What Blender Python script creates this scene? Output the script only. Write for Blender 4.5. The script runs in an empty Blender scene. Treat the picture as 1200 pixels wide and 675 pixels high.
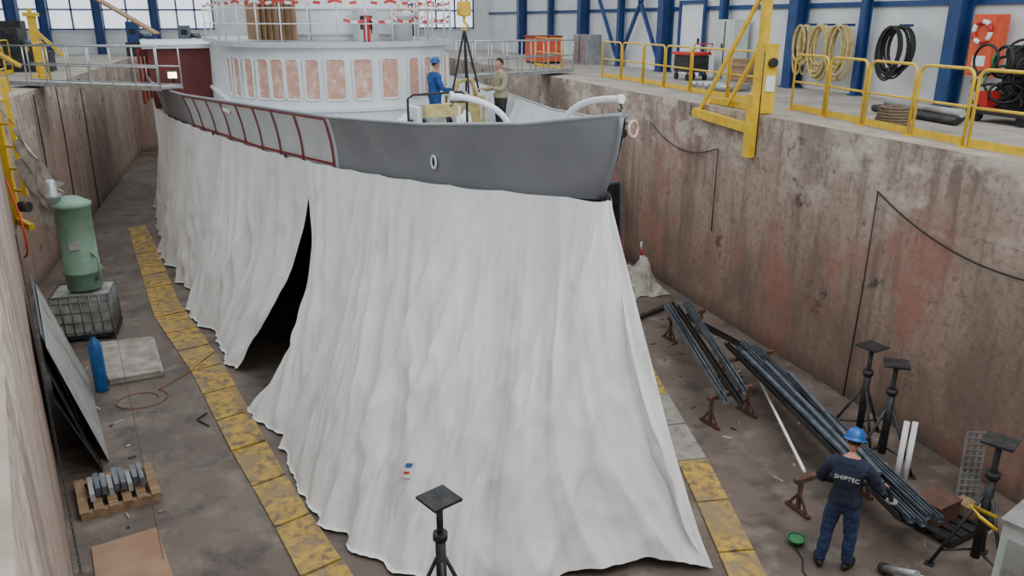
import bpy, bmesh, math, random
from mathutils import Vector, Matrix, noise
random.seed(7)
V=Vector
scene=bpy.context.scene
COL=bpy.context.collection

# ------------------------------------------------------------ materials
def srgb(c):
    return tuple(((x/255)/12.92 if x/255<=0.04045 else (((x/255)+0.055)/1.055)**2.4) for x in c)+(1,)
def mat(name,c1,c2=None,scale=3.0,rough=.7,metal=0.0,bump=0.0,bscale=40,lo=.35,hi=.65,stretch=(1,1,1),c3=None,s3=1.0,l3=.55,h3=.7,detail=6,emit=0,c4=None,s4=.5,l4=.5,h4=.6):
    m=bpy.data.materials.new(name);m.use_nodes=True
    nt=m.node_tree;N=nt.nodes;L=nt.links
    b=N['Principled BSDF'];b.inputs['Roughness'].default_value=rough;b.inputs['Metallic'].default_value=metal
    b.inputs['Base Color'].default_value=srgb(c1)
    tc=N.new('ShaderNodeTexCoord')
    if c2 is None: c2=tuple(max(0,x*.86) for x in c1)
    mp=N.new('ShaderNodeMapping');mp.inputs['Scale'].default_value=stretch;L.new(tc.outputs['Object'],mp.inputs['Vector'])
    n=N.new('ShaderNodeTexNoise');n.inputs['Scale'].default_value=scale;n.inputs['Detail'].default_value=detail;L.new(mp.outputs[0],n.inputs['Vector'])
    r=N.new('ShaderNodeMapRange');r.inputs['From Min'].default_value=lo;r.inputs['From Max'].default_value=hi;L.new(n.outputs['Fac'],r.inputs['Value'])
    mx=N.new('ShaderNodeMix');mx.data_type='RGBA';mx.inputs[6].default_value=srgb(c1);mx.inputs[7].default_value=srgb(c2);L.new(r.outputs[0],mx.inputs[0])
    last=mx.outputs[2]
    for cc,s_,l_,h_ in ((c3,s3,l3,h3),(c4,s4,l4,h4)):
        if cc:
            n3=N.new('ShaderNodeTexNoise');n3.inputs['Scale'].default_value=s_;n3.inputs['Detail'].default_value=8;n3.inputs['Roughness'].default_value=.65;L.new(tc.outputs['Object'],n3.inputs['Vector'])
            r3=N.new('ShaderNodeMapRange');r3.inputs['From Min'].default_value=l_;r3.inputs['From Max'].default_value=h_;L.new(n3.outputs['Fac'],r3.inputs['Value'])
            m3=N.new('ShaderNodeMix');m3.data_type='RGBA';m3.inputs[7].default_value=srgb(cc);L.new(last,m3.inputs[6]);L.new(r3.outputs[0],m3.inputs[0]);last=m3.outputs[2]
    L.new(last,b.inputs['Base Color'])
    if emit:
        L.new(last,b.inputs['Emission Color']);b.inputs['Emission Strength'].default_value=emit
    if bump:
        nb=N.new('ShaderNodeTexNoise');nb.inputs['Scale'].default_value=bscale;nb.inputs['Detail'].default_value=5;L.new(tc.outputs['Object'],nb.inputs['Vector'])
        bp=N.new('ShaderNodeBump');bp.inputs['Strength'].default_value=bump;bp.inputs['Distance'].default_value=.02;L.new(nb.outputs['Fac'],bp.inputs['Height']);L.new(bp.outputs[0],b.inputs['Normal'])
    return m

def wall_mat(name,top,mid,low,stain,red):
    m=bpy.data.materials.new(name);m.use_nodes=True
    nt=m.node_tree;N=nt.nodes;L=nt.links
    b=N['Principled BSDF'];b.inputs['Roughness'].default_value=.9
    tc=N.new('ShaderNodeTexCoord');sx=N.new('ShaderNodeSeparateXYZ');L.new(tc.outputs['Object'],sx.inputs[0])
    def nz(scale,st,det=7,off=0):
        mp=N.new('ShaderNodeMapping');mp.inputs['Scale'].default_value=st;mp.inputs['Location'].default_value=(off,off,off);L.new(tc.outputs['Object'],mp.inputs['Vector'])
        n=N.new('ShaderNodeTexNoise');n.inputs['Scale'].default_value=scale;n.inputs['Detail'].default_value=det;n.inputs['Roughness'].default_value=.68;L.new(mp.outputs[0],n.inputs['Vector']);return n.outputs['Fac']
    def rng(v,a,bb,c=0,d=1):
        r=N.new('ShaderNodeMapRange');r.inputs['From Min'].default_value=a;r.inputs['From Max'].default_value=bb;r.inputs['To Min'].default_value=c;r.inputs['To Max'].default_value=d;L.new(v,r.inputs['Value']);return r.outputs[0]
    def mix(a,bb,f):
        x=N.new('ShaderNodeMix');x.data_type='RGBA'
        for i,c in ((6,a),(7,bb)):
            if isinstance(c,tuple): x.inputs[i].default_value=srgb(c)
            else: L.new(c,x.inputs[i])
        L.new(f,x.inputs[0]);return x.outputs[2]
    def math_(op,a,bb):
        x=N.new('ShaderNodeMath');x.operation=op
        for i,c in ((0,a),(1,bb)):
            if isinstance(c,(int,float)): x.inputs[i].default_value=c
            else: L.new(c,x.inputs[i])
        return x.outputs[0]
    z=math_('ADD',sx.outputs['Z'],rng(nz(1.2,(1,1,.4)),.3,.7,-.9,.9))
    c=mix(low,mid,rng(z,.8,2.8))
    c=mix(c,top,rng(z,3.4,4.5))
    c=mix(c,stain,rng(nz(.7,(1,1,.5),8,1.7),.47,.62,0,.65))
    c=mix(c,stain,rng(nz(3.2,(1,1,.09),6,4.1),.5,.64,0,.7))
    c=mix(c,stain,rng(nz(8,(1,1,1)),.5,.66,0,.65))
    c=mix(c,red,math_('MULTIPLY',rng(nz(.6,(1,1,.9),7,3.3),.51,.6,0,.75),rng(z,3.6,2.6,.15,1)))
    lt=tuple(min(255,x+28) for x in top)
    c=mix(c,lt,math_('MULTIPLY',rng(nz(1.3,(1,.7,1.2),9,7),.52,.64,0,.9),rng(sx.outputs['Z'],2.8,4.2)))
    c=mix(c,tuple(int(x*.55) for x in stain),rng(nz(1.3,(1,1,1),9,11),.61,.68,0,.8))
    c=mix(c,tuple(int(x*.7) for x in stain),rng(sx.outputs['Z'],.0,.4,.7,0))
    w=math_('FRACT',math_('MULTIPLY',sx.outputs['Z'],1/1.15),0)
    c=mix(c,stain,rng(w,.0,.02,.45,0))
    L.new(c,b.inputs['Base Color'])
    bp=N.new('ShaderNodeBump');bp.inputs['Strength'].default_value=.6;bp.inputs['Distance'].default_value=.03;L.new(nz(9,(1,1,1)),bp.inputs['Height']);L.new(bp.outputs[0],b.inputs['Normal'])
    return m

M={}
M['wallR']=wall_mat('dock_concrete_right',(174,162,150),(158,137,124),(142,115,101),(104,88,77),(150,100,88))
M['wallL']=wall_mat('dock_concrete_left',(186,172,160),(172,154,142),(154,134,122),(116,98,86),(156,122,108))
M['floor']=mat('dock_floor_concrete',(110,97,87),(86,74,66),scale=.8,rough=.6,bump=.4,bscale=8,c3=(132,121,110),s3=1.7,l3=.52,h3=.75,c4=(56,48,43),s4=1.5,l4=.52,h4=.7)
M['quay']=mat('quay_concrete',(168,160,150),(144,136,126),scale=1.0,rough=.85,bump=.2,bscale=12,c3=(116,108,100),s3=2.5)
M['coping']=mat('coping',(176,163,150),(150,136,122),scale=2,rough=.9,bump=.3,bscale=12)
M['tarp']=mat('tarpaulin',(240,240,239),(231,230,228),scale=1.2,rough=.48,bump=.25,bscale=9,c3=(212,208,201),s3=2.0,l3=.55,h3=.8)
M['yel']=mat('worn_yellow_steel',(196,158,64),(172,138,58),scale=5,rough=.65,c3=(112,94,72),s3=6.5,l3=.46,h3=.6,bump=.2,bscale=20,c4=(138,118,88),s4=1.2,l4=.48,h4=.62)
M['bandgrey']=mat('grey_plate',(152,147,139),(130,123,114),scale=4,rough=.7,c3=(104,92,80),s3=5)
M['yrail']=mat('yellow_paint',(228,190,46),(206,166,38),scale=6,rough=.45)
M['grey']=mat('hull_grey_primer',(136,139,143),(125,128,133),scale=1.2,rough=.45,c3=(154,156,158),s3=1.0,l3=.58,h3=.8)
M['hullwhite']=mat('hull_white_primer',(206,210,213),(192,196,200),scale=1.5,rough=.5)
M['redp']=mat('red_primer',(150,52,42),(128,42,36),scale=6,rough=.6)
M['hulldark']=mat('hull_dark',(74,60,56),(56,46,44),scale=2,rough=.8)
M['white']=mat('ship_white',(234,238,241),(224,229,233),scale=2,rough=.4)
M['deck']=mat('deck_grey',(150,158,160),(128,134,138),scale=3,rough=.7)
M['mask']=mat('window_masking_paper',(214,166,148),(202,150,132),scale=8,rough=.6,c3=(232,214,206),s3=5,l3=.5,h3=.68)
M['blue']=mat('blue_steel',(32,68,122),(24,54,104),scale=3,rough=.5)
M['wwall']=mat('hall_wall_white',(222,224,224),(206,210,212),scale=1.2,rough=.8)
M['darkwall']=mat('hall_wall_grey',(120,126,134),(96,100,108),scale=.7,rough=.8)
M['glass']=mat('bright_glazing',(235,240,245),(225,232,240),rough=.3,emit=1.2)
M['black']=mat('black_rubber',(30,30,32),(22,22,24),rough=.6)
M['dsteel']=mat('dark_steel',(66,68,70),(46,46,48),scale=8,rough=.5,metal=.5,c3=(84,66,54),s3=10)
M['steel']=mat('steel_profile',(116,126,136),(86,94,104),scale=6,rough=.4,metal=.4)
M['alu']=mat('aluminium',(190,192,192),(160,162,164),scale=6,rough=.35,metal=.6)
M['wood']=mat('wood',(152,124,94),(120,94,70),scale=3,rough=.8,stretch=(1,8,1))
M['ply']=mat('plywood',(166,134,108),(148,116,90),scale=2,rough=.8)
M['green']=mat('tank_green',(122,154,132),(104,136,116),scale=4,rough=.5,c3=(140,130,110),s3=5,l3=.55,h3=.75)
M['ibc']=mat('plastic_white',(160,164,158),(122,124,118),scale=4,rough=.4)
M['cage']=mat('galvanised',(140,142,142),(110,112,112),rough=.4,metal=.5)
M['gasblue']=mat('cylinder_blue',(24,96,156),(18,76,130),scale=6,rough=.4)
M['orange']=mat('orange',(222,92,52),(206,78,42),scale=6,rough=.5)
M['ohose']=mat('orange_hose',(140,84,64),(122,70,54),rough=.5)
M['those']=mat('tan_hose',(200,182,120),(166,146,92),scale=9,rough=.6)
M['maroon']=mat('maroon_primer',(110,44,40),(88,36,34),scale=2,rough=.6)
M['sheet']=mat('sheet_metal',(166,168,166),(140,140,136),scale=2,rough=.45,c3=(112,104,94),s3=2)
M['navy']=mat('navy_cloth',(34,42,64),(26,32,52),scale=20,rough=.9,bump=.4,bscale=25)
M['navy2']=mat('navy_trousers',(44,62,100),(34,46,78),scale=20,rough=.9,bump=.4,bscale=25)
M['skin']=mat('skin',(206,152,128),(190,136,112),scale=20,rough=.55)
M['hair']=mat('hair',(58,42,32),(40,30,24),scale=60,rough=.8)
M['helm']=mat('helmet_blue',(24,88,164),(20,78,150),rough=.3)
M['boot']=mat('boot',(32,30,30),(22,22,22),rough=.6)
M['olive']=mat('olive_jacket',(160,156,128),(134,130,104),scale=15,rough=.9)
M['bluecov']=mat('blue_coverall',(40,84,150),(30,66,124),scale=15,rough=.9)
M['eye']=mat('eye_white',(230,230,226),rough=.3)
M['rope']=mat('rope',(124,108,88),(92,78,62),scale=30,rough=.9)
M['greenreel']=mat('green_cable',(60,130,80),(40,100,60),rough=.5)
M['cabinet']=mat('cabinet_pale_green',(200,210,204),(186,196,190),rough=.5)
M['tape_r']=mat('tape_red',(206,48,44),rough=.5)
M['tape_w']=mat('tape_white',(240,240,240),rough=.5)
M['cloth']=mat('dirty_cloth',(176,170,160),(140,132,122),scale=4,rough=.9,bump=.3)
M['lamp']=mat('lamp_glow',(255,232,190),(255,226,180),emit=8)
M['rust']=mat('rust_brown',(98,68,56),(76,52,44),scale=8,rough=.8)
M['labelblue']=mat('label_blue',(60,90,160),rough=.5)

# ------------------------------------------------------------ builder
class B:
    def __init__(s): s.bm=bmesh.new(); s.mats=[]
    def mi(s,k):
        if k not in s.mats: s.mats.append(k)
        return s.mats.index(k)
    def face(s,vs,k,sm=False):
        try: f=s.bm.faces.new(vs)
        except ValueError: return None
        f.material_index=s.mi(k); f.smooth=sm; return f
    def poly(s,pts,k): return s.face([s.bm.verts.new(p) for p in pts],k)
    def hexa(s,c8,k):
        v=[s.bm.verts.new(p) for p in c8]
        for idx in ((0,3,2,1),(4,5,6,7),(0,1,5,4),(1,2,6,5),(2,3,7,6),(3,0,4,7)):
            s.face([v[i] for i in idx],k)
    def box(s,c,sz,k,rz=0,mtx=None):
        R=mtx if mtx else Matrix.Rotation(rz,3,'Z')
        c=V(c);h=V(sz)/2
        s.hexa([c+R@V((x*h.x,y*h.y,z*h.z)) for z in(-1,1) for x,y in((-1,-1),(1,-1),(1,1),(-1,1))],k)
    def beam(s,p1,p2,w,h,k,up=(0,0,1)):
        p1=V(p1);p2=V(p2);d=(p2-p1).normalized();u=V(up)
        if abs(d.dot(u))>.98:u=V((0,1,0))
        r=d.cross(u).normalized();u=r.cross(d).normalized()
        q=[]
        for p in(p1,p2):
            for a,b in((-1,-1),(1,-1),(1,1),(-1,1)): q.append(p+r*w/2*a+u*h/2*b)
        s.hexa(q,k)
    def channel(s,p1,p2,w,h,k):
        p1=V(p1);p2=V(p2);d=(p2-p1).normalized();r=d.cross(V((0,0,1))).normalized()
        s.beam(p1-V((0,0,h/2)),p2-V((0,0,h/2)),w,.012,k)
        for q in(-1,1): s.beam(p1+r*q*(w/2-.006),p2+r*q*(w/2-.006),.012,h,k)
    def tube(s,pts,r,k,seg=8,closed=False,cap=True):
        pts=[V(p) for p in pts];n=len(pts)
        rs=r if isinstance(r,(list,tuple)) else [r]*n
        rings=[];prev=None
        for i,p in enumerate(pts):
            if closed: d=pts[(i+1)%n]-pts[i-1]
            else: d=pts[min(i+1,n-1)]-pts[max(i-1,0)]
            if d.length<1e-7:d=V((0,0,1))
            d.normalize()
            if prev is None:
                a=V((0,0,1)) if abs(d.z)<.9 else V((1,0,0)); u=d.cross(a).normalized()
            else:
                u=prev-d*prev.dot(d)
                if u.length<1e-6: u=d.orthogonal()
                u.normalize()
            prev=u;w=d.cross(u)
            rings.append([s.bm.verts.new(p+(u*math.cos(t)+w*math.sin(t))*rs[i]) for t in [2*math.pi*j/seg for j in range(seg)]])
        for i in range(n if closed else n-1):
            a=rings[i];b=rings[(i+1)%n]
            for j in range(seg): s.face([a[j],a[(j+1)%seg],b[(j+1)%seg],b[j]],k,True)
        if cap and not closed:
            s.face(list(reversed(rings[0])),k);s.face(rings[-1],k)
    def cyl(s,p1,p2,r,k,seg=20,r2=None): s.tube([p1,p2],[r,r if r2 is None else r2],k,seg)
    def lathe(s,c,prof,k,seg=28,axis=None):
        c=V(c);Q=Matrix.Identity(3) if axis is None else V((0,0,1)).rotation_difference(V(axis)).to_matrix()
        rings=[[s.bm.verts.new(c+Q@V((r*math.cos(2*math.pi*j/seg),r*math.sin(2*math.pi*j/seg),z))) for j in range(seg)] for r,z in prof]
        for a,b in zip(rings,rings[1:]):
            for j in range(seg): s.face([a[j],a[(j+1)%seg],b[(j+1)%seg],b[j]],k,True)
        s.face(list(reversed(rings[0])),k);s.face(rings[-1],k)
    def ell(s,c,rad,k,seg=20,rings=14,fn=None,mtx=None):
        c=V(c);g=[]
        for i in range(rings+1):
            ph=math.pi*i/rings;row=[]
            for j in range(seg):
                t=2*math.pi*j/seg
                d=V((math.sin(ph)*math.cos(t),math.sin(ph)*math.sin(t),math.cos(ph)))
                p=V((d.x*rad[0],d.y*rad[1],d.z*rad[2]))
                if fn:p=fn(p,d)
                if mtx:p=mtx@p
                row.append(s.bm.verts.new(c+p))
            g.append(row)
        for a,b in zip(g,g[1:]):
            for j in range(seg): s.face([a[j],b[j],b[(j+1)%seg],a[(j+1)%seg]],k,True)
    def grid(s,fn,nu,nv,k,sm=True):
        g=[[s.bm.verts.new(fn(i/nu,j/nv)) for j in range(nv+1)] for i in range(nu+1)]
        for i in range(nu):
            for j in range(nv):
                s.face([g[i][j],g[i+1][j],g[i+1][j+1],g[i][j+1]],k,sm)
    def done(s,name,parent=None,recalc=False,weld=False):
        if weld: bmesh.ops.remove_doubles(s.bm,verts=s.bm.verts,dist=1e-5)
        if recalc: bmesh.ops.recalc_face_normals(s.bm,faces=s.bm.faces)
        me=bpy.data.meshes.new(name);s.bm.to_mesh(me);s.bm.free()
        for k in s.mats: me.materials.append(M[k])
        o=bpy.data.objects.new(name,me);COL.objects.link(o)
        if parent:o.parent=parent
        return o
def interp(tab,x):
    if x<=tab[0][0]:return tab[0][1]
    for (a,b),(c,d) in zip(tab,tab[1:]):
        if x<=c:
            return b+(d-b)*(x-a)/(c-a)
    return tab[-1][1]
def cat(p1,p2,sag,n=16):
    p1=V(p1);p2=V(p2);return [p1.lerp(p2,i/n)-V((0,0,4*sag*(i/n)*(1-i/n))) for i in range(n+1)]

# ------------------------------------------------------------ dock shell
QZ=4.6; WR=9.6
def prism(name,outline,z0,z1,k,ktop=None):
    b=B();lo=[b.bm.verts.new((x,y,z0)) for x,y in outline];hi=[b.bm.verts.new((x,y,z1)) for x,y in outline]
    n=len(outline)
    for i in range(n): b.face([lo[i],lo[(i+1)%n],hi[(i+1)%n],hi[i]],k)
    b.face(hi,ktop or k);b.face(list(reversed(lo)),k)
    return b.done(name,recalc=True)
prism('floor',[(-7,-1),(12,-1),(12,46),(-7,46)],-.3,0,'floor')
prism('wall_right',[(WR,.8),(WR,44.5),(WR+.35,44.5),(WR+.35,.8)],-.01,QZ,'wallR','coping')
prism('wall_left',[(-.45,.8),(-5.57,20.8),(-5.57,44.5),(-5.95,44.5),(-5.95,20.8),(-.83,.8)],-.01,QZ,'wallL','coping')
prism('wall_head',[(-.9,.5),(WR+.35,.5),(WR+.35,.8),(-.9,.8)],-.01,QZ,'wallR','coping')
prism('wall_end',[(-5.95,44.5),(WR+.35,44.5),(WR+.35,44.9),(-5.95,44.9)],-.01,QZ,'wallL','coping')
prism('ground_right',[(WR+.35,-4),(15,-4),(15,50),(WR+.35,50)],-.3,QZ,'quay')
prism('ground_left',[(-14,-4),(-.83,-4),(-.83,.8),(-5.95,20.8),(-5.95,50),(-14,50)],-.3,QZ,'quay')
prism('ground_head',[(-.83,-4),(WR+.35,-4),(WR+.35,.5),(-.83,.5)],-.3,QZ,'quay')
prism('ground_end',[(-5.95,44.9),(WR+.35,44.9),(WR+.35,50),(-5.95,50)],-.3,QZ,'quay')
prism('wall_hall_right',[(14.6,-4),(14.6,50),(14.9,50),(14.9,-4)],QZ,11,'wwall')
prism('wall_hall_back',[(-14,50),(15,50),(15,50.3),(-14,50.3)],QZ,11,'wwall')
prism('wall_hall_left',[(-14.3,-4),(-14,-4),(-14,50),(-14.3,50)],QZ,11,'darkwall')
def ibeam(b,x,y,z0,z1,w=.34,k='blue'):
    b.box((x-w/2,y,(z0+z1)/2),(.04,w,z1-z0),k);b.box((x+w/2,y,(z0+z1)/2),(.04,w,z1-z0),k);b.box((x,y,(z0+z1)/2),(w,.03,z1-z0),k)
for i,(y,w) in enumerate([(8.4,.36),(13.9,.32),(16.7,.18),(19.3,.36),(23,.2),(26.8,.4),(30.5,.22),(34.4,.4),(38.5,.25),(43,.4)]):
    b=B();ibeam(b,14.35,y,QZ,11,w);b.box((14.35,y,QZ+.02),(w+.1,w+.1,.04),'blue');b.done('steel_column')
b=B()
b.beam((14.3,27.1,5),(14.3,30.3,9),.12,.12,'blue');b.beam((14.3,30.3,5),(14.3,27.1,9),.12,.12,'blue')
b.beam((14.3,30.7,5),(14.3,34.1,9),.12,.12,'blue');b.done('diagonal_brace')
b=B()
for z in (6.75,8.6): b.beam((14.56,-4,z),(14.56,50,z),.06,.12,'blue')
b.done('trim_1')
for i,(x0,x1) in enumerate([(-13.2,-10.2),(-9.8,-7.6),(-7.2,-4.8),(-4.4,-1.6),(6.5,9.5),(10,13.5)]):
    b=B();b.box(((x0+x1)/2,49.95,7.4),(x1-x0,.06,3.0),'glass')
    n=max(2,int((x1-x0)/.9))
    for j in range(n+1): b.box((x0+(x1-x0)*j/n,49.88,7.4),(.08,.1,3.1),'blue')
    for z in (5.9,6.9,7.9,8.9): b.box(((x0+x1)/2,49.88,z),(x1-x0,.1,.08),'blue')
    b.done('window_%d'%(i+1))
for x in (-10,-7.4,-4.6,2,6,9.8):
    b=B();ibeam(b,x,49.5,QZ,11,.4);b.done('steel_column')
for y in (18,24,30,36,42):
    b=B();ibeam(b,-13.6,y,QZ,11,.5);b.done('steel_column')
for x,y in ((-10.6,40),(-8.9,38.5),(-9.6,33),(-8.6,28.5)):
    b=B();ibeam(b,x,y,QZ,9,.4);b.done('steel_column')
b=B();b.box((14.52,25.1,QZ+1.15),(.1,1.5,2.3),'white');b.box((14.45,25.1,QZ+2.35),(.1,1.7,.12),'blue')
for y in (24.3,25.9): b.box((14.45,y,QZ+1.15),(.1,.1,2.3),'blue')
b.box((14.44,24.6,QZ+1.1),(.06,.05,.2),'black');b.done('door_1')
b=B();b.box((14.2,22.2,QZ+.9),(.5,1.0,1.8),'cabinet');b.box((13.93,22.2,QZ+.9),(.02,.02,1.7),'dsteel');b.box((13.92,22.3,QZ+1),(.03,.04,.2),'black');b.done('electrical_cabinet')
b=B();b.box((13.7,32.3,QZ+.6),(.7,1.4,1.2),'alu');b.box((13.34,32.3,QZ+.6),(.02,.03,1.1),'dsteel');b.done('storage_cabinet')
b=B();b.box((13.9,20.8,QZ+.35),(.6,.9,.7),'wood')
for z in (.15,.35,.55): b.box((13.59,20.8,QZ+z),(.02,.9,.08),'ply')
b.done('wooden_crate')

# ------------------------------------------------------------ yellow edge bands
def band(name,outer,inner,pat):
    b=B()
    def res(t,P):
        L=[0]
        for a,c in zip(P,P[1:]):L.append(L[-1]+math.dist(a,c))
        d=t*L[-1]
        for i in range(len(P)-1):
            if d<=L[i+1]+1e-9:
                f=(d-L[i])/(L[i+1]-L[i]);return (P[i][0]+(P[i+1][0]-P[i][0])*f,P[i][1]+(P[i+1][1]-P[i][1])*f)
        return P[-1]
    n=len(pat)
    for i,ch in enumerate(pat):
        a=i/n+.0012;c=(i+1)/n-.0012
        q=[res(a,outer),res(a,inner),res(c,inner),res(c,outer)]
        h=.025+random.random()*.015
        k={'y':'yel','g':'bandgrey'}[ch]
        b.hexa([(x,y,0.001) for x,y in q]+[(x,y,h) for x,y in q],k)
    return b.done(name,recalc=True)
band('yellow_edge_curb',[(-4.2,27.5),(-3.66,24.5),(-2.60,18.6),(-1.55,14.9),(-.9,12.0),(-.35,9.9),(-.03,8.5),(.35,7),(.9,5)],
     [(-3.7,27.7),(-3.1,24.8),(-2.1,19.3),(-1.0,15.2),(-.36,12.1),(.14,9.9),(.52,8.5),(.9,7.1),(1.45,5.2)],'y'*20)
band('yellow_edge_curb',[(8.3,19),(7.29,14.1),(6.62,11.5),(6.05,9.0),(5.40,6.75),(4.9,5.0)],
     [(7.7,19),(6.75,14.1),(6.08,11.3),(5.55,8.9),(4.92,6.75),(4.45,5.1)],'yyyyyyyggyyyy')

# ------------------------------------------------------------ ship
HALF=[(0,.03),(.2,.18),(.5,.36),(1.1,.64),(2,1.0),(2.85,1.3),(5.6,1.98),(9.1,2.85),(13.1,3.85),(16,4.4),(22,4.6),(34,4.6)]
def cx(y): return 3.8-.115*(y-7.9)
RZ=[(7.9,5.4),(9,5.2),(10.75,5.02),(13.5,4.85),(17,4.76),(21,4.66),(30,4.62)]
BZ=[(7.9,4.42),(9.6,4.3),(13.5,4.03),(17,3.9),(22,3.92),(30,3.9)]
def hull(side,s,lv):
    y=7.9+s;h=interp(HALF,s)
    if lv==0: return V((cx(y)+side*h,y,interp(RZ,y)))
    if lv==1: y2=y+.42*math.exp(-s*.9);return V((cx(y2)+side*h*(.95-.38*math.exp(-s/1.4)),y2,interp(BZ,y)))
    if lv==2: y2=y+1.4*math.exp(-s/2.5);return V((cx(y2)+side*h*.78,y2,2.6))
    if lv==3: y2=y+2.4*math.exp(-s/3);return V((cx(y2)+side*h*.5,y2,1.0))
    y2=y+2.9*math.exp(-s/3);return V((cx(y2)+side*h*.08,y2,.5))
def deckz(y): return interp(RZ,y)-interp([(7.9,.5),(9.5,.6),(13,.78),(17,.84),(30,.68)],y)
ship=bpy.data.objects.new('ship',None);COL.objects.link(ship)
S=[0,.1,.2,.35,.5,.75,1.1,1.5,2,2.4,2.85,3.5,4.2,5,5.6,6.5,7.5,8.3,9.1,10,11,12,13.1,14,15,16,18,20,22,25,28]
def bw(side,s,f):
    p=hull(side,s,0).lerp(hull(side,s,1),f)
    p.y-=.1*math.sin(math.pi*f)*math.exp(-s*1.5);p.x-=side*.03*math.sin(math.pi*f)*min(1,s);return p
b=B()
for side in(-1,1):
    for s0,s1 in zip(S,S[1:]):
        for lv in range(4):
            sub=6 if lv==0 else 1
            for q in range(sub):
                P=(lambda s,f:bw(side,s,f)) if lv==0 else (lambda s,f:hull(side,s,lv).lerp(hull(side,s,lv+1),f))
                f0=q/sub;f1=(q+1)/sub
                k='hulldark' if lv>0 else ('grey' if s0<5.6 else ('hullwhite' if s0<13 else 'grey'))
                vs=[P(s0,f0),P(s1,f0),P(s1,f1),P(s0,f1)]
                if side>0: vs.reverse()
                b.face([b.bm.verts.new(p) for p in vs],k,True)
b.done('hull',ship,weld=True)
b=B()
def inn(side,s,z=None):
    # inner face of the bulwark: follows the flared shell, always 10 cm inside it
    if z is None: f=0
    else:
        t0=hull(side,s,0);t1=hull(side,s,1);f=min(1,max(0,(t0.z-z(t0.y))/(t0.z-t1.z)))
    p=bw(side,s,f);c_=cx(p.y);y=p.y+.14*math.exp(-s*3)
    return V((c_+side*max(0,abs(p.x-c_)-.1),y,p.z))
for side in(-1,1):
    for s0,s1 in zip(S,S[1:]):
        a,c=hull(side,s0,0),hull(side,s1,0);d,e=inn(side,s0),inn(side,s1)
        up=V((0,0,.02))
        b.face([b.bm.verts.new(p+up) for p in (a,c,e,d)],'grey' if s0<13 else 'hullwhite',True)
        f_,g_=inn(side,s0,deckz),inn(side,s1,deckz)
        b.face([b.bm.verts.new(p) for p in (d+up,e+up,g_,f_)],'white',True)
    b.tube([hull(side,s,0)+V((-side*.03,.02,.015)) for s in S],.035,'grey',8)
    for s in [1.5+i*.9 for i in range(20)]:
        p=inn(side,s);q=inn(side,s,deckz);r=q+V((-side*.28,0,0))
        b.face([b.bm.verts.new(w) for w in (p,q,r)],'white')
b.done('bulwark',ship)
b=B()
for s0,s1 in zip(S,S[1:]):
    L0,R0=inn(-1,s0,deckz),inn(1,s0,deckz);L1,R1=inn(-1,s1,deckz),inn(1,s1,deckz)
    b.face([b.bm.verts.new(p) for p in (L0,R0,R1,L1)],'deck')
b.done('main_deck',ship)
b=B()
def sp(s,f,off=.014): return bw(-1,s,f)+V((-off-.006,-off*.4,0))
for s in (5.7,6.9,7.9,8.8,9.7,10.6,11.5,12.4,13.1):
    for q in range(6):
        b.poly([sp(s,q/6),sp(s+.07,q/6),sp(s+.07,(q+1)/6),sp(s,(q+1)/6)],'redp')
SS=[5.7+i*.37 for i in range(21)]
for f0,f1 in ((.0,.035),(.9,.95)):
    for a,c in zip(SS,SS[1:]): b.poly([sp(a,f0),sp(c,f0),sp(c,f1),sp(a,f1)],'redp')
b.done('primer_strips',ship)
b=B()
def ringy(c,R,r,k,ax): 
    Q=V((0,0,1)).rotation_difference(V(ax).normalized()).to_matrix()
    b.tube([V(c)+Q@V((R*math.cos(t),R*math.sin(t)*1.0,0)) for t in [2*math.pi*i/20 for i in range(20)]],r,k,8,closed=True)
p=bw(-1,2.75,.6)
nx=V((-.93,-.35,-.05))
b.tube([p+nx*.03+V((.02*math.cos(t),-.05*math.cos(t),.085*math.sin(t))) for t in [2*math.pi*i/20 for i in range(20)]],.016,'white',8,closed=True)
b.face([b.bm.verts.new(p+nx*.028+V((.02*math.cos(t),-.05*math.cos(t),.085*math.sin(t)))) for t in [2*math.pi*i/20 for i in range(20)]],'black')
tip=hull(1,.05,0)
ringy(tip+V((.05,-.06,-.12)),.085,.018,'mask',(.6,-1,.1))
b.tube([tip+V((-.03,.05,-.03)),tip+V((-.0,-.04,-.05)),tip+V((.04,-.06,-.06))],.03,'grey',8)
b.lathe(tip+V((-.07,-.05,-.16)),[(.055,0),(.055,.012)],'black',16,axis=(-.6,-1,0))
b.done('fairleads',ship)
b=B();b.tube([bw(-1,0,q/8)+V((0,-.012,0)) for q in range(9)],.028,'grey',8);b.done('stem_bar',ship)

# deckhouse
HC=V((2.2,21.0,0));fa=math.atan2(-21.0,-2.2)
def hc(phi,r,z):
    t=fa+math.radians(phi);return V((HC.x+r*math.cos(t),HC.y+r*math.sin(t),z))
b=B()
N=72
dz0=3.7
def ringpts(r,z,back=5.0):
    pts=[hc(-88+176*i/N,r,z) for i in range(N+1)]
    ax=V((-.115,1,0)).normalized()*back
    return [pts[0]+ax]+pts+[pts[-1]+ax]
def band_wall(b,r0,z0,r1,z1,k):
    A=ringpts(r0,z0);C=ringpts(r1,z1)
    va=[b.bm.verts.new(p) for p in A];vc=[b.bm.verts.new(p) for p in C]
    for i in range(len(A)-1): b.face([va[i],va[i+1],vc[i+1],vc[i]],k,False)
band_wall(b,2.74,dz0,2.70,4.45,'white');band_wall(b,2.70,4.45,2.66,5.86,'white')
band_wall(b,2.78,4.45,2.78,4.52,'white');band_wall(b,2.70,4.45,2.78,4.45,'white');band_wall(b,2.78,4.52,2.69,4.54,'white')
band_wall(b,2.66,5.82,2.86,5.82,'white');band_wall(b,2.86,5.82,2.86,5.93,'hullwhite')
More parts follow.
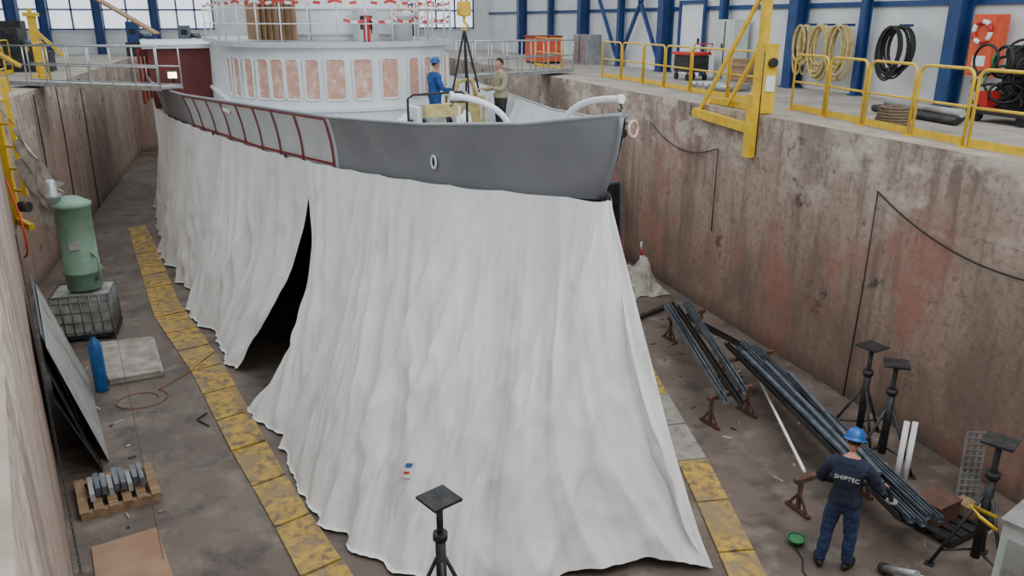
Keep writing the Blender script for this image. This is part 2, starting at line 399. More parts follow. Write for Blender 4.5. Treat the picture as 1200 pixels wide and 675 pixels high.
A=ringpts(2.86,5.93);b.face([b.bm.verts.new(p) for p in A],'deck')
for i,ph in enumerate([-79,-69,-58.5,-48,-38.5,-30.5,-22.5,-13,-2.2,10.5,24,38,48,58,68.5,79]):
    w=.44 if -10<ph<32 else (.34 if abs(ph)<40 else .3)
    c=hc(ph,2.69,5.14);t=fa+math.radians(ph);n=V((math.cos(t),math.sin(t),0));u=V((-n.y,n.x,0))
    R=Matrix((u,n,V((0,0,1)))).transposed()
    loop=[];hw=w/2;hh=.44;rr=.08
    for (sx,sz,a0) in((1,1,0),(-1,1,90),(-1,-1,180),(1,-1,270)):
        for q in range(4):
            a=math.radians(a0+q*30);loop.append(V((sx*(hw-rr)+rr*math.cos(a),0,sz*(hh-rr)+rr*math.sin(a))))
    b.tube([c+R@(p+V((0,.012,0))) for p in loop],.03,'white',6,closed=True)
    b.face([b.bm.verts.new(c+R@(p+V((0,.012,0)))) for p in loop],'mask')
b.done('deckhouse',ship)
b=B()
UC=V((2.25,21.6,0))
def ucp(ph,r,z):
    t=fa+math.radians(ph);return V((UC.x+r*math.cos(t),UC.y+r*math.sin(t),z))
for r,z0,z1,k in ((1.75,5.93,8.2,'white'),(1.8,6.62,6.68,'white'),(1.8,6.05,6.1,'hullwhite')):
    P0=[ucp(i*10,r,z0) for i in range(36)]
    va=[b.bm.verts.new(p) for p in P0];vc=[b.bm.verts.new(p+V((0,0,z1-z0))) for p in P0]
    for i in range(36): b.face([va[i],va[(i+1)%36],vc[(i+1)%36],vc[i]],k,True)
    b.face(vc,k)
for ph in range(-70,71,20):
    c=ucp(ph,1.76,7.3);t=fa+math.radians(ph);n=V((math.cos(t),math.sin(t),0));u=V((-n.y,n.x,0))
    b.box(c,(.42,.03,.6),'mask',mtx=Matrix((u,n,V((0,0,1)))).transposed())
b.done('upper_deckhouse',ship)
b=B()
ph=[-88+176*i/14 for i in range(15)]
ax=V((-.115,1,0)).normalized()
pts=[hc(-88,2.8,5.93)+ax*4,hc(-88,2.8,5.93)+ax*2]+[hc(p,2.8,5.93) for p in ph]+[hc(88,2.8,5.93)+ax*2,hc(88,2.8,5.93)+ax*4]
for p in pts: b.tube([p,p+V((0,0,1.0))],.02,'white',6)
for h in (.38,.7,1.0): b.tube([p+V((0,0,h)) for p in pts],.014,'white',6)
def tape(b,path,w=.06):
    k=0
    for a,c in zip(path,path[1:]):
        a=V(a);c=V(c);n=max(1,int((c-a).length/.13))
        for i in range(n):
            p=a.lerp(c,i/n);q=a.lerp(c,(i+1)/n);tw=V((.0,.01,w/2))
            b.face([b.bm.verts.new(x) for x in (p-tw,q-tw,q+tw,p+tw)],'tape_r' if k%2 else 'tape_w');k+=1
path=[]
for a,c in zip(pts,pts[1:]): path+=cat(a+V((-.02,-.04,.86)),c+V((-.02,-.04,.86)),.06,4)
tape(b,path)
path=[]
for a,c in list(zip(pts,pts[1:]))[9:]: path+=cat(a+V((-.02,-.04,.55)),c+V((-.02,-.04,.45)),.08,4)
tape(b,path)
b.done('bridge_deck_railing',ship)
b=B()
tape(b,cat((-.6,18.2,4.6),(1.6,16.6,4.45),.15,8)+cat((1.6,16.6,4.45),(3.9,16.2,4.5),.15,8),.07)
b.tube([(1.6,16.6,3.9),(1.6,16.6,4.6)],.02,'white',6);b.tube([(3.9,16.2,3.9),(3.9,16.2,4.6)],.02,'white',6)
b.done('hazard_tape_barrier',ship)
b=B()
for i in range(7):
    c=hc(-56+i*3.2,2.25-.05*i,6.43);b.box(c,(.05,.7,.95),'wood' if i%3 else 'ply',rz=math.radians(20+i*4))
b.done('stacked_wood_panels',ship)
b=B();c=hc(14,2.6,0);b.lathe((c.x,c.y,5.935),[(.07,0),(.075,.05),(.075,.4),(.05,.46),(.02,.48),(.02,.55)],'tape_r',14);b.tube([(c.x,c.y,6.48),(c.x+.1,c.y,6.42),(c.x+.11,c.y,6.1)],.012,'black',6);b.done('fire_extinguisher',ship)
b=B()
for ph_,r,h in ((40,1.0,2.5),(70,2.3,2.2),(60,1.9,1.7),(-30,1.2,2.5),(50,2.4,2.0),(80,2.0,2.2)):
    c=hc(ph_,r,5.93);b.tube([c,c+V((0,0,h))],.03,'white',8)
b.tube([hc(40,2.0,7.0),hc(85,2.8,7.05)],.025,'white',8);b.tube([hc(40,2.0,6.6),hc(85,2.8,6.65)],.025,'mask',8);b.tube([hc(30,2.2,6.3),hc(60,2.2,7.3)],.025,'mask',8)
b.done('mast_pipes',ship)
b=B()
c=hc(52,1.9,5.93)
b.lathe(c,[(.25,0),(.25,.5),(.3,.52),(.3,.6),(.1,.7)],'white',20)
c=hc(30,1.2,5.93);b.box(c+V((0,-.4,.35)),(.5,.3,.7),'hullwhite',rz=.3);b.box(c+V((0,-.56,.4)),(.3,.02,.3),'dsteel',rz=.3)
b.done('deck_ventilator',ship)
b=B()
b.box((-.3,29.5,4.75),(5.6,6.5,1.7),'maroon',rz=.115)
for i in range(6): b.box((-3.1,27+i*1.0,4.75),(.08,.06,1.6),'redp',rz=.115)
b.box((-.3,29.5,5.66),(5.9,6.8,.12),'hullwhite',rz=.115)
b.box((-1.9,26.1,5.2),(1.0,.04,.4),'dsteel',rz=.115);b.box((-.6,26.2,4.75),(.7,.04,1.5),'white',rz=.115)
b.box((3.9,27,4.8),(2.6,5,1.8),'grey',rz=.115)
b.done('aft_superstructure',ship)
b=B();b.box((-2.0,24.4,4.95),(.28,.16,.22),'dsteel');b.box((-2.0,24.31,4.95),(.22,.02,.16),'lamp');b.tube([(-2.0,24.45,3.9),(-2.0,24.45,4.85)],.02,'dsteel',6);b.done('work_light',ship)
b=B()
wx,wy,wz=2.95,13.6,deckz(13.6)-.1
b.box((wx,wy,wz+.15),(1.0,.7,.2),'hullwhite',rz=.2)
for dx in(-.35,.35):
    b.box((wx+dx,wy+dx*.2,wz+.6),(.08,.5,.9),'white',rz=.2)
b.cyl((wx-.5,wy-.1,wz+.75),(wx+.5,wy+.1,wz+.75),.09,'dsteel',14)
b.lathe((wx-.15,wy-.03,wz+.75),[(.28,-.02),(.28,.02),(.14,.05),(.14,.2),(.28,.23),(.28,.27)],'cabinet',20,axis=(1,.2,0))
b.lathe((wx+.42,wy+.08,wz+.75),[(.2,0),(.12,.05),(.12,.15),(.2,.2)],'white',16,axis=(1,.2,0))
b.lathe((wx-.7,wy-.14,wz+.75),[(.2,0),(.12,.05),(.12,.15),(.2,.2)],'white',16,axis=(1,.2,0))
b.box((wx+.05,wy-.35,wz+1.0),(.6,.12,.2),'those',rz=.2)
b.tube([(wx-.5,wy-.35,wz+.2),(wx-.5,wy-.35,wz+1.2),(wx-.4,wy-.33,wz+1.26),(wx+.45,wy-.2,wz+1.28),(wx+.55,wy-.18,wz+1.2),(wx+.55,wy-.18,wz+.2)],.022,'black',6)
b.done('anchor_windlass',ship)
def davit(name,pts,r,hook=True):
    b=B();b.tube(pts,r,'white',12)
    p0=V(pts[0]);b.lathe((p0.x,p0.y,p0.z-.02),[(r*2,0),(r*2,.05),(r*1.3,.08),(r*1.3,.25)],'white',14)
    if hook:
        e=V(pts[-1]);b.tube([e,e-V((0,0,.06))],.012,'dsteel',6)
        b.tube([e-V((0,0,.06)),e+V((.02,0,-.1)),e+V((0,0,-.14)),e+V((-.03,0,-.11))],.012,'dsteel',6)
        b.lathe(e,[(r*1.5,-.02),(r*1.5,.02)],'white',12,axis=(pts[-1]-pts[-2]))
    b.done(name,ship)
def bez(a,c,d,e,n=14):
    a,c,d,e=map(V,(a,c,d,e));return [a*(1-t)**3+c*3*t*(1-t)**2+d*3*t*t*(1-t)+e*t**3 for t in [i/n for i in range(n+1)]]
davit('anchor_davit',[(3.72,9.5,4.55),(3.71,9.4,5.12)]+bez((3.71,9.4,5.15),(3.7,9.35,5.36),(3.78,8.9,5.53),(3.97,8.35,5.55)),.036)
davit('anchor_davit_aft',[(3.4,10.6,4.4),(3.37,10.6,4.95)]+bez((3.37,10.6,4.97),(3.3,10.6,5.22),(3.0,10.6,5.38),(2.55,10.6,5.43)),.042)
b=B()
for x,y in ((3.3,9.6),(3.62,10.2),(3.8,11.6),(4.2,12.6)):
    z=deckz(y);b.lathe((x,y,z),[(.13,0),(.13,.04),(.07,.07),(.07,.38),(.1,.42),(.1,.46)],'white',16)
b.done('bollards',ship)
b=B()
hx,hy=4.5,17.6
b.tube([(hx,hy,6.75),(hx,hy,11)],.015,'dsteel',6);b.tube([(hx+.12,hy,6.75),(hx+.12,hy,11)],.015,'dsteel',6)
b.box((hx+.06,hy,6.62),(.26,.18,.3),'yrail');b.lathe((hx+.06,hy-.13,6.6),[(.13,0),(.15,.05),(.15,.2),(.13,.25)],'yrail',18,axis=(0,1,0))
b.tube([V((hx+.06,hy,6.45)),V((hx+.06,hy,6.35)),V((hx+.14,hy,6.27)),V((hx+.06,hy,6.17)),V((hx-.03,hy,6.24))],[.03,.03,.035,.03,.01],'yrail',8)
for dx,dy in((-.3,0),(.35,.1),(0,-.3),(.1,.3)):
    P=[V((hx+.06,hy,6.2)).lerp(V((hx+.06+dx,hy+dy,4.85)),i/14) for i in range(15)]
    b.tube(P,.022,'black',6)
b.done('crane_hook')
b=B()
zb=deckz(17.6)-.16
for dx,dy in((-.3,-.2),(.42,-.2),(.42,.35),(-.3,.35)): b.box((hx+dx,hy+dy,zb+.58),(.05,.05,.84),'those')
b.box((hx+.06,hy+.07,zb+1.0),(.78,.6,.06),'those');b.box((hx+.06,hy+.07,zb+.6),(.6,.45,.6),'those');b.tube([(hx-.2,hy,zb+1.03),(hx-.1,hy,zb+1.35),(hx+.2,hy,zb+1.4),(hx+.3,hy,zb+1.03)],.05,'those',8)
b.done('machine_frame',ship)

# ------------------------------------------------------------ tarpaulin
def loft(pairs,u):
    n=len(pairs)-1;x=u*n;i=min(int(x),n-1);f=x-i
    def cr(a,bq,c,d): return .5*((2*bq)+(-a+c)*f+(2*a-5*bq+4*c-d)*f*f+(-a+3*bq-3*c+d)*f**3)
    res=[]
    for w in(0,1):
        g=lambda j:V(pairs[max(0,min(n,j))][w])
        res.append(cr(g(i-1),g(i),g(i+1),g(i+2)))
    return res
def rid(x,y,z):
    q=noise.noise((x,y,z));return .45-abs(q)*2.2
def sheet(b,pairs,nu,nv,seed,edge0=None,edge1=None,sagf=None):
    U=[0.0];mids=[]
    for i in range(nu+1):
        t,h=loft(pairs,i/nu);mids.append((t.lerp(h,.6),t,h))
    for a,c in zip(mids,mids[1:]):U.append(U[-1]+(c[0]-a[0]).length)
    tot=U[-1]
    def fn(u,v):
        i=int(round(u*nu));m,t,h=mids[i]
        a=mids[max(0,i-3)][0];c=mids[min(nu,i+3)][0];tan=(c-a);tan.z=0
        if tan.length<1e-5:tan=V((1,0,0))
        tan.normalize();n=-V((-tan.y,tan.x,0))
        s=U[i]
        p=t.lerp(h,v)
        p-=n*(.16 if not sagf else sagf(u*(len(pairs)-1)))*math.sin(math.pi*v)
        lean=s+v*.7
        m1=.45+1.1*max(0,.5+noise.noise((s*.55+seed,v*1.1,9.2)));m2=.3+1.4*max(0,.45+noise.noise((s*.7+seed,v*1.3,15.2)))
        f=noise.noise((lean*.8+seed*3,v*.4,1.3))*.24
        f+=rid(lean*1.35+seed,v*.5,4.1)*.095*m1
        f+=rid((s-v*1.5)*1.9+seed,v*.8,8.1)*.07*m2
        f+=rid((s+v*.8)*3.6+seed,v*1.0,3.3)*.034*m1
        f+=rid((s-v*1.0)*6.2+seed,v*1.1,5.9)*.016*m2
        f+=noise.noise((s*2.2+seed,v*5,7.7))*.03
        f+=rid(s*2.0+v*3,v*4.5-s*1.4,6.6)*.026*m2
        f+=rid(s*4.6-v*5,v*8+s*2,12.6)*.012
        f+=noise.noise((s*12,v*16,5.1))*.006
        p+=n*f*(.12+.88*min(1,v*1.6))
        sc=abs(math.sin(s*math.pi/.9));p.z-=.02*sc*(1-v)**6
        if v>.97:p.z=max(.01,p.z)
        e0=max(0,1-s/1.6)**2;e1=max(0,1-(tot-s)/1.6)**2
        if edge0:p+=edge0(v)*e0
        if edge1:p+=edge1(v)*e1
        p.z=max(p.z,.045)
        return p
    b.grid(fn,nu,nv,'tarp')
    return fn
def T(side,y,off=.05,dz=.0):
    p=hull(side,y-7.9,1);return (p.x+side*off,p.y-.02,p.z+.03+dz)
far=[(T(-1,32),(-3.7,32,0)),(T(-1,29.5),(-3.5,29.5,0)),(T(-1,27),(-3.25,27,0)),(T(-1,24),(-2.9,24.3,0)),(T(-1,21),(-2.15,20.8,0)),(T(-1,18.5),(-1.65,18.4,0)),(T(-1,16.5),(-1.2,16.6,0)),(T(-1,14.4),(-.85,14.9,0))]
near=[(T(-1,14.6),(-.45,13.2,0)),(T(-1,13.0),(-.05,11.4,0)),(T(-1,11.4),(.3,9.8,0)),(T(-1,10.0),(.72,8.5,0)),(T(-1,8.9),(1.35,7.85,0)),((3.64,8.2,4.44),(2.2,7.4,0)),((3.76,8.18,4.44),(3.95,7.15,.17)),((3.86,8.26,4.44),(4.93,6.85,0)),
      (T(1,8.9),(4.8,7.8,0)),(T(1,10.4),(5.0,9.9,0)),(T(1,12.8),(5.45,12.6,0)),(T(1,17),(6.4,17,0)),(T(1,22),(7.0,22,0)),(T(1,28),(7.2,28,0))]
b=B()
sheet(b,far,360,90,3.7,edge1=lambda v:V((.45,-.8,0)).normalized()*(.36*math.sin(math.pi*v)))
nf=sheet(b,near,680,110,11.2,edge0=lambda v:V((.45,-.8,0)).normalized()*(.78*math.sin(math.pi*v**1.2)),
  sagf=lambda x:interp([(0,.16),(5.5,.16),(7,.3),(9,.36),(11,.3),(13,.2)],x))
b.done('white_tarpaulin')
b=B()
def lp(du,dv): 
    u=round((.247+du)*680)/680
    p=nf(u,.735+dv);return p+V((-.035,-.045,.015))
b.grid(lambda a,c:lp(.012*a,.04*c),4,4,'tape_w')
def lp2(a,c): return lp(.012*a,.04*c)+V((-.012,-.012,.004))
b.grid(lambda a,c:lp2(.25+.5*a,.1+.25*c),3,2,'labelblue');b.grid(lambda a,c:lp2(.3+.4*a,.6+.15*c),3,2,'tape_r')
b.done('tarpaulin_label')
b=B()
for y in [15.5,19.5]:
    p=V(T(-1,y));b.box(p+V((-.02,0,.0)),(.05,.05,.08),'dsteel')
b.done('tarp_clamps',ship)

# ------------------------------------------------------------ railings
def railing(name,posts,z,h=1.12,k='yrail',r=.025):
    b=B()
    for (x0,y0),(x1,y1) in zip(posts,posts[1:]):
        a=V((x0,y0,z));c=V((x1,y1,z));d=(c-a).normalized();a2=a+d*.05;c2=c-d*.05;rr=.14
        loop=[a2+V((0,0,.0)),a2+V((0,0,h-rr))]+[a2+d*(rr-rr*math.cos(t))+V((0,0,h-rr+rr*math.sin(t))) for t in (.4,.8,1.2,1.57)]
        loop+=[c2-d*(rr-rr*math.cos(t))+V((0,0,h-rr+rr*math.sin(t))) for t in (1.57,1.2,.8,.4)]+[c2+V((0,0,h-rr)),c2]
        b.tube(loop,r,k,8);b.tube([a2+V((0,0,h*.52)),c2+V((0,0,h*.52))],r*.85,k,8)
        b.beam(a2+V((0,0,.08)),c2+V((0,0,.08)),.01,.12,k)
    for x,y in posts: b.box((x,y,z+.01),(.16,.16,.02),k)
    return b.done(name)
railing('yellow_railing',[(9.95,6.4),(9.97,7.8),(10.0,9.2),(10.16,10.45),(10.37,11.8),(10.58,13.1),(10.75,14.4)],QZ)
railing('yellow_railing',[(10.78,15.6),(10.82,16.9),(10.9,18.8),(11.0,20.4),(11.1,21.9),(11.1,23.4),(11.1,24.9)],QZ)
railing('yellow_railing',[(11.1,28.4),(11.1,30),(11.1,31.6)],QZ)
railing('yellow_railing',[(-6.05,21.4),(-6.05,23),(-6.05,24.6)],QZ)
railing('yellow_railing',[(-6.05,28),(-6.05,29.4)],QZ)
railing('yellow_railing',[(-7.9,29),(-7.9,31),(-7.9,33)],QZ)

b=B()
b.beam((9.5,13.9,3.75),(9.5,13.9,5.0),.16,.2,'yrail')
b.beam((9.75,13.95,4.62),(9.75,13.95,5.95),.3,.34,'yrail')
b.beam((9.95,14.4,5.9),(9.95,14.4,7.8),.16,.16,'yrail')
b.beam((9.5,16.1,4.42),(9.5,13.9,4.32),.14,.18,'yrail')
b.beam((9.9,16.1,4.68),(9.9,14.0,4.68),.12,.14,'yrail')
b.beam((9.55,15.95,4.5),(9.9,14.5,6.9),.07,.07,'yrail')
b.beam((9.75,15.2,4.65),(9.9,14.4,5.9),.07,.07,'yrail')
b.beam((9.5,16.05,4.42),(9.95,16.05,4.7),.1,.1,'yrail')
b.beam((9.5,14.0,4.9),(9.75,13.95,4.9),.12,.12,'yrail')
b.cyl((9.75,13.75,5.6),(9.75,13.68,5.6),.09,'dsteel',16);b.box((9.75,13.76,5.2),(.2,.03,.3),'white')
b.tube([(9.6,13.8,3.8),(9.6,13.8,5.8)],.012,'black',6)
b.done('yellow_wall_crane')
b=B()
b.beam((-5.45,20.6,1.9),(-5.45,20.6,6.2),.18,.22,'yrail');b.beam((-5.1,20.3,2.6),(-5.1,20.3,5.2),.1,.1,'yrail')
for z in (2.7,3.2,3.7,4.2,4.7): b.beam((-5.45,20.6,z),(-5.1,20.3,z),.05,.05,'yrail')
b.beam((-5.45,20.6,2.0),(-5.0,19.9,1.95),.12,.14,'yrail');b.beam((-5.45,20.6,5.9),(-5.45,23.4,5.3),.09,.09,'yrail')
b.cyl((-5.2,20.1,2.4),(-5.0,20.0,2.4),.12,'dsteel',14)
b.done('yellow_wall_crane')
b=B()
def canv(u,v):
    a=V((-5.0,20.1,4.2)).lerp(V((-3.95,18.6,3.15)),u);c=V((-4.95,19.8,3.2)).lerp(V((-4.35,18.55,2.1)),u)
    p=a.lerp(c,v);p.z-=.35*math.sin(math.pi*u)*.5
    f=noise.noise((u*2+3,v*7,1))*.22+rid(u*2,v*5,3)*.1
    return p+V((f,-f*.6,0))
b.grid(canv,50,36,'cloth');b.tube([(-5.3,20.45,4.5),(-5.0,20.1,4.2)],.01,'rope',6);b.done('hanging_canvas')

def chain(name,path,r=.012,k='dsteel'):
    b=B();b.tube(path,r,k,6);return b.done(name)
chain('wall_cable',cat((9.55,10.3,3.75),(9.55,6.2,3.35),.42,24),.014,'black')
chain('wall_cable_drop',[(9.56,10.3,3.75),(9.56,10.32,2),(9.56,10.4,.02)],.012,'black')
chain('wall_chain',cat((9.55,18.3,3.95),(9.55,15.1,3.75),.35,24)+[V((9.55,15.1,1.9))],.015,'dsteel')
def links(name,p0,p1,n):
    b=B();p0=V(p0);p1=V(p1);d=(p1-p0)/n
    for i in range(n):
        c=p0+d*(i+.5);ax=d.normalized();u=ax.orthogonal().normalized()
        if i%2:u=ax.cross(u)
        L=d.length*.62;w=L*.5
        b.tube([c+ax*L*math.sin(t)+u*w*math.cos(t) for t in [2*math.pi*j/10 for j in range(10)]],L*.18,'dsteel',5,closed=True)
    return b.done(name)
def nwx(y): return -.45-5.12*(y-.8)/20
links('hanging_chain',(nwx(13)+.08,13,3.4),(nwx(9.1)+.08,9.1,.12),110)
chain('orange_hose_on_wall',bez((-5.4,20.2,3.0),(-5.2,19.8,2.6),(-4.9,19.3,1.4),(-5.35,20.2,1.2)),.025,'orange')
chain('guide_wire',[(-5.2,28,4.6),(-3.6,19,2.6),(-1.6,9.2,.05)],.004,'rust')
b=B()
for y,x in ((24.5,.06),(27.2,.08),(31,.05)):
    b.tube([(-5.57+x,y,4.5),(-5.57+x,y+.05,3),(-5.57+x+.05,y-.4,1.4),(-5.57+x,y-.2,.05)],.02,'black',6)
b.done('hanging_cables')

# right quay objects
def coil(name,c,R1,R2,n,r,k,spread=.12):
    b=B();c=V(c)
    for i in range(n):
        a=R1*(.75+.5*random.random());h=R2*(.75+.35*random.random());ox=random.uniform(-spread,spread);off=-.04-random.random()*.18
        b.tube([c+V((off,ox+a*math.cos(t),-h+h*math.sin(t)+.0)) for t in [2*math.pi*j/22 for j in range(22)]],r,k,7,closed=True)
    b.box(c+V((.1,0,.02)),(.3,.12,.06),'blue')
    return b.done(name)
coil('hose_coil_tan',(14.2,17.9,6.25),.32,.62,12,.03,'those')
coil('hose_coil_tan',(14.2,17.2,6.25),.3,.6,10,.03,'those')
coil('hose_coil_tan',(14.2,18.65,6.25),.26,.6,8,.03,'those')
coil('hose_coil_black',(14.2,15.3,6.25),.38,.55,12,.025,'black')
b=B()
c=V((14.3,13.05,5.9))
b.box(c,(.28,.6,1.2),'orange');b.box(c+V((-.15,0,0)),(.03,.54,1.1),'orange')
Rr=.2
for j in range(8):
    b.tube([c+V((-.2,Rr*math.cos(t),.26+Rr*math.sin(t))) for t in [2*math.pi*(j+q/4)/8 for q in range(5)]],.045,'tape_r' if j%2 else 'white',10)
b.box(c+V((-.17,0,-.3)),(.01,.3,.2),'white')
b.done('lifebuoy_station')
b=B()
for i in range(26):
    c0=V((13.2+random.uniform(-.3,.3),11.2+random.uniform(-.6,.6),QZ+.3+random.random()*1.0));a=random.uniform(.2,.4);tl=random.random()*3
    b.tube([c0+V((a*math.cos(t)*math.sin(tl),a*math.cos(t)*math.cos(tl),a*math.sin(t)*.7)) for t in [2*math.pi*j/18 for j in range(18)]],.026,'black' if i%9 else 'greenreel',6,closed=True)
b.box((13.2,11.2,QZ+.2),(.9,1.3,.1),'dsteel');b.box((13.5,11.2,QZ+.75),(.1,1.2,1.2),'dsteel')
for dy in(-.5,.5):b.cyl((12.8,11.2+dy,QZ+.12),(12.9,11.2+dy,QZ+.12),.12,'black',14)
b.box((12.95,11.6,QZ+.4),(.3,.25,.3),'tape_r')
b.done('welding_hose_rack')
b=B()
for i in range(7):
    a=.3-.012*i;b.tube([V((10.75+a*.9*math.cos(t)+random.uniform(-.01,.01),11.5+a*math.sin(t),QZ+.03+i*.05)) for t in [2*math.pi*j/22 for j in range(22)]],.028,'rope',7,closed=True)
b.done('rope_coil')
b=B()
for i in range(5): b.cyl((11.9+i*.13,11.2+.1*i,QZ+.075),(12.2+i*.13,13.6,QZ+.075),.07,'dsteel',12)
b.cyl((12.1,11.3,QZ+.2),(12.4,13.5,QZ+.2),.07,'sheet',12)
b.done('pipe_stack')
b=B()
for i in range(4): b.cyl((11.4,19.6-.3*i,QZ+.12),(12.5,19.4-.3*i,QZ+.12),.1,'alu',12)
b.done('pipe_stack')
b=B()
b.box((13.2,22.8,QZ+.5),(.7,.9,.5),'dsteel');b.box((13.2,22.8,QZ+.8),(.8,1.0,.08),'tape_r')
for dx in(-.3,.3):
    for dy in(-.35,.35):
        b.cyl((13.2+dx-.03,22.8+dy,QZ+.1),(13.2+dx+.03,22.8+dy,QZ+.1),.1,'black',12);b.box((13.2+dx,22.8+dy,QZ+.25),(.04,.04,.3),'tape_r')
b.tube([(12.9,22.3,QZ+.8),(12.9,22.1,QZ+1.1),(13.5,22.1,QZ+1.1),(13.5,22.3,QZ+.8)],.02,'tape_r',6)
b.done('workshop_trolley')
b=B();b.box((12.2,33.6,QZ+.6),(1.2,1.3,1.0),'orange');b.box((12.2,33.6,QZ+1.12),(1.28,1.38,.06),'redp')
for dx in(-.5,.5):b.box((12.2+dx,33.6,QZ+.05),(.12,1.2,.1),'dsteel')
b.done('red_waste_bin')
def gang(name,a,c,w=.7,rails=True):
    b=B();a=V(a);c=V(c);d=(c-a).normalized();n=V((-d.y,d.x,0)).normalized()
    b.beam(a,c,w,.06,'alu')
    for sgn in(-1,1):
        b.beam(a+n*w/2*sgn,c+n*w/2*sgn,.05,.12,'alu')
        if rails:
            m=7
            for i in range(m+1):
                p=a.lerp(c,i/m)+n*w/2*sgn;b.tube([p,p+V((0,0,1.0))],.02,'alu',6)
            for h in(.5,1.0):b.tube([a+n*w/2*sgn+V((0,0,h)),c+n*w/2*sgn+V((0,0,h))],.022,'alu',6)
    return b.done(name)
gang('gangway',(-6.2,26.4,4.72),(-1.9,22.4,4.76))
gang('gangway',(6.1,23.4,4.8),(10.6,27.0,4.72))
b=B();b.beam((-6.5,30,8.4),(-2.5,27,6.0),.25,.05,'wood');b.done('wooden_plank')
b=B();b.box((-8.5,36,QZ+.6),(1.6,1.0,.9),'yrail');b.box((-8.5,36,QZ+1.4),(1.0,.8,.7),'dsteel')
for dx in(-.6,.6):
    for dy in(-.45,.45): b.cyl((-8.5+dx,36+dy-.06,QZ+.2),(-8.5+dx,36+dy+.06,QZ+.2),.2,'black',14)
b.beam((-7.7,36,QZ+.6),(-7.7,36,QZ+2.2),.12,.12,'yrail');b.done('forklift_truck')
b=B();b.beam((-6.5,30.5,QZ),(-6.5,30.5,QZ+1.9),.22,.22,'yrail');b.box((-6.5,30.5,QZ+1.95),(.4,.4,.12),'yrail');b.beam((-6.5,30.5,QZ+1.5),(-5.7,30.5,QZ+.6),.1,.1,'yrail');b.box((-6.5,30.5,QZ+.03),(.5,.5,.06),'yrail');b.done('yellow_capstan_post')
def machine(x,y,k,h):
    b=B();b.box((x,y,QZ+.35),(1.6,.9,.7),'dsteel');b.box((x-.4,y,QZ+.7+h/2),(.6,.7,h),k);b.box((x+.4,y,QZ+.85),(.5,.5,.3),k)
    b.cyl((x-.1,y,QZ+1.0),(x+.35,y,QZ+1.0),.12,'steel',14);b.box((x-.4,y-.36,QZ+.9+h/3),(.3,.02,.25),'black');b.done('workshop_machine')
machine(-9.0,26,'labelblue',.9);machine(-7.6,34,'dsteel',.8);machine(-5.0,46.5,'blue',1.0);machine(-2.6,47,'steel',.8);machine(-9.4,30.8,'steel',.9)

# ------------------------------------------------------------ left dock floor
b=B()
tx,ty=-3.78,17.9
for i in range(7):
    for sx_ in(-1,1):
        b.tube([(tx+sx_*.56,ty-.48+.16*i,.12),(tx+sx_*.56,ty-.48+.16*i,1.0)],.012,'cage',6)
        b.tube([(tx-.54+.18*i,ty+sx_*.5,.12),(tx-.54+.18*i,ty+sx_*.5,1.0)],.012,'cage',6)
for z in(.2,.42,.64,.86,1.0): b.tube([(tx-.56,ty-.5,z),(tx+.56,ty-.5,z),(tx+.56,ty+.5,z),(tx-.56,ty+.5,z)],.013,'cage',6,closed=True)
b.box((tx,ty,.56),(1.06,.94,.84),'ibc');b.box((tx,ty,.1),(1.15,1.03,.06),'dsteel')
for dx in(-.5,0,.5): b.box((tx+dx,ty,.04),(.12,1.0,.08),'dsteel')
b.done('ibc_tote')
b=B()
gz=1.03;gx=tx+.06
b.lathe((gx,ty,gz),[(.3,0),(.34,.03),(.34,.35),(.38,.36),(.38,.42),(.34,.43),(.34,1.75),(.38,1.76),(.38,1.82),(.3,1.86),(.15,1.95)],'green',32)
b.lathe((gx-.28,ty-.1,gz+1.7),[(.12,0),(.12,.25),(.15,.27),(.15,.33),(.11,.35),(.11,.57),(.06,.63)],'alu',18)
b.tube([(gx+.25,ty-.2,gz+.2),(gx+.38,ty-.3,gz+.3),(gx+.38,ty-.3,gz+.7),(gx+.25,ty-.2,gz+.8)],.03,'green',8)
b.box((gx-.0,ty-.35,gz+1.0),(.2,.04,.18),'sheet')
b.done('green_pressure_tank')
b=B();b.lathe((-3.1,14.75,0),[(.1,0),(.115,.02),(.115,.85),(.08,.97),(.035,1.03),(.035,1.08)],'gasblue',20);b.lathe((-3.1,14.75,1.08),[(.06,0),(.06,.06),(.03,.08)],'dsteel',12);b.done('gas_cylinder')
b=B()
def leansheet(bx0,y0,bx1,y1,tx0,tx1,h,th,k):
    q=[V((bx0,y0,.02)),V((bx1,y1,.02)),V((tx1,y1,h)),V((tx0,y0,h))]
    t=V((-th,-th*.25,0));b.hexa(q+[p+t for p in q],k)
leansheet(-2.6,12.0,-3.4,15.3,-3.12,-3.95,1.95,.012,'sheet')
leansheet(-2.7,11.8,-3.5,15.1,-3.14,-3.97,1.75,.012,'dsteel')
leansheet(-2.64,11.7,-3.1,13.6,-3.08,-3.55,1.25,.012,'dsteel')
leansheet(-2.85,12.3,-3.7,15.6,-3.24,-4.08,2.05,.012,'steel')
b.done('leaning_steel_sheets')
b=B()
q=[(-3.6,17.0),(-2.45,17.0),(-2.1,15.1),(-3.0,14.95)]
b.hexa([(x,y,.002) for x,y in q]+[(x+.02*math.sin(i),y,.09) for i,(x,y) in enumerate(q)],'cloth')
b.hexa([(x*.96-.12,y*.995+.05,.09) for x,y in q]+[(x*.96-.12,y*.995+.05,.12) for x,y in q],'cloth');b.done('floor_plate_slab')
chain('orange_floor_hose',[V((-2.4+.5*math.cos(t)*(.6+.05*t),14.1+.42*math.sin(t)*(.6+.05*t),.02)) for t in [i*.25 for i in range(30)]]+[V((-1.7,15.0,.02)),V((-1.2,15.9,.05))],.009,'ohose')
b=B()
cxp,cyp=-2.35,11.0;rz=math.radians(14)
Rp=Matrix.Rotation(rz,3,'Z')
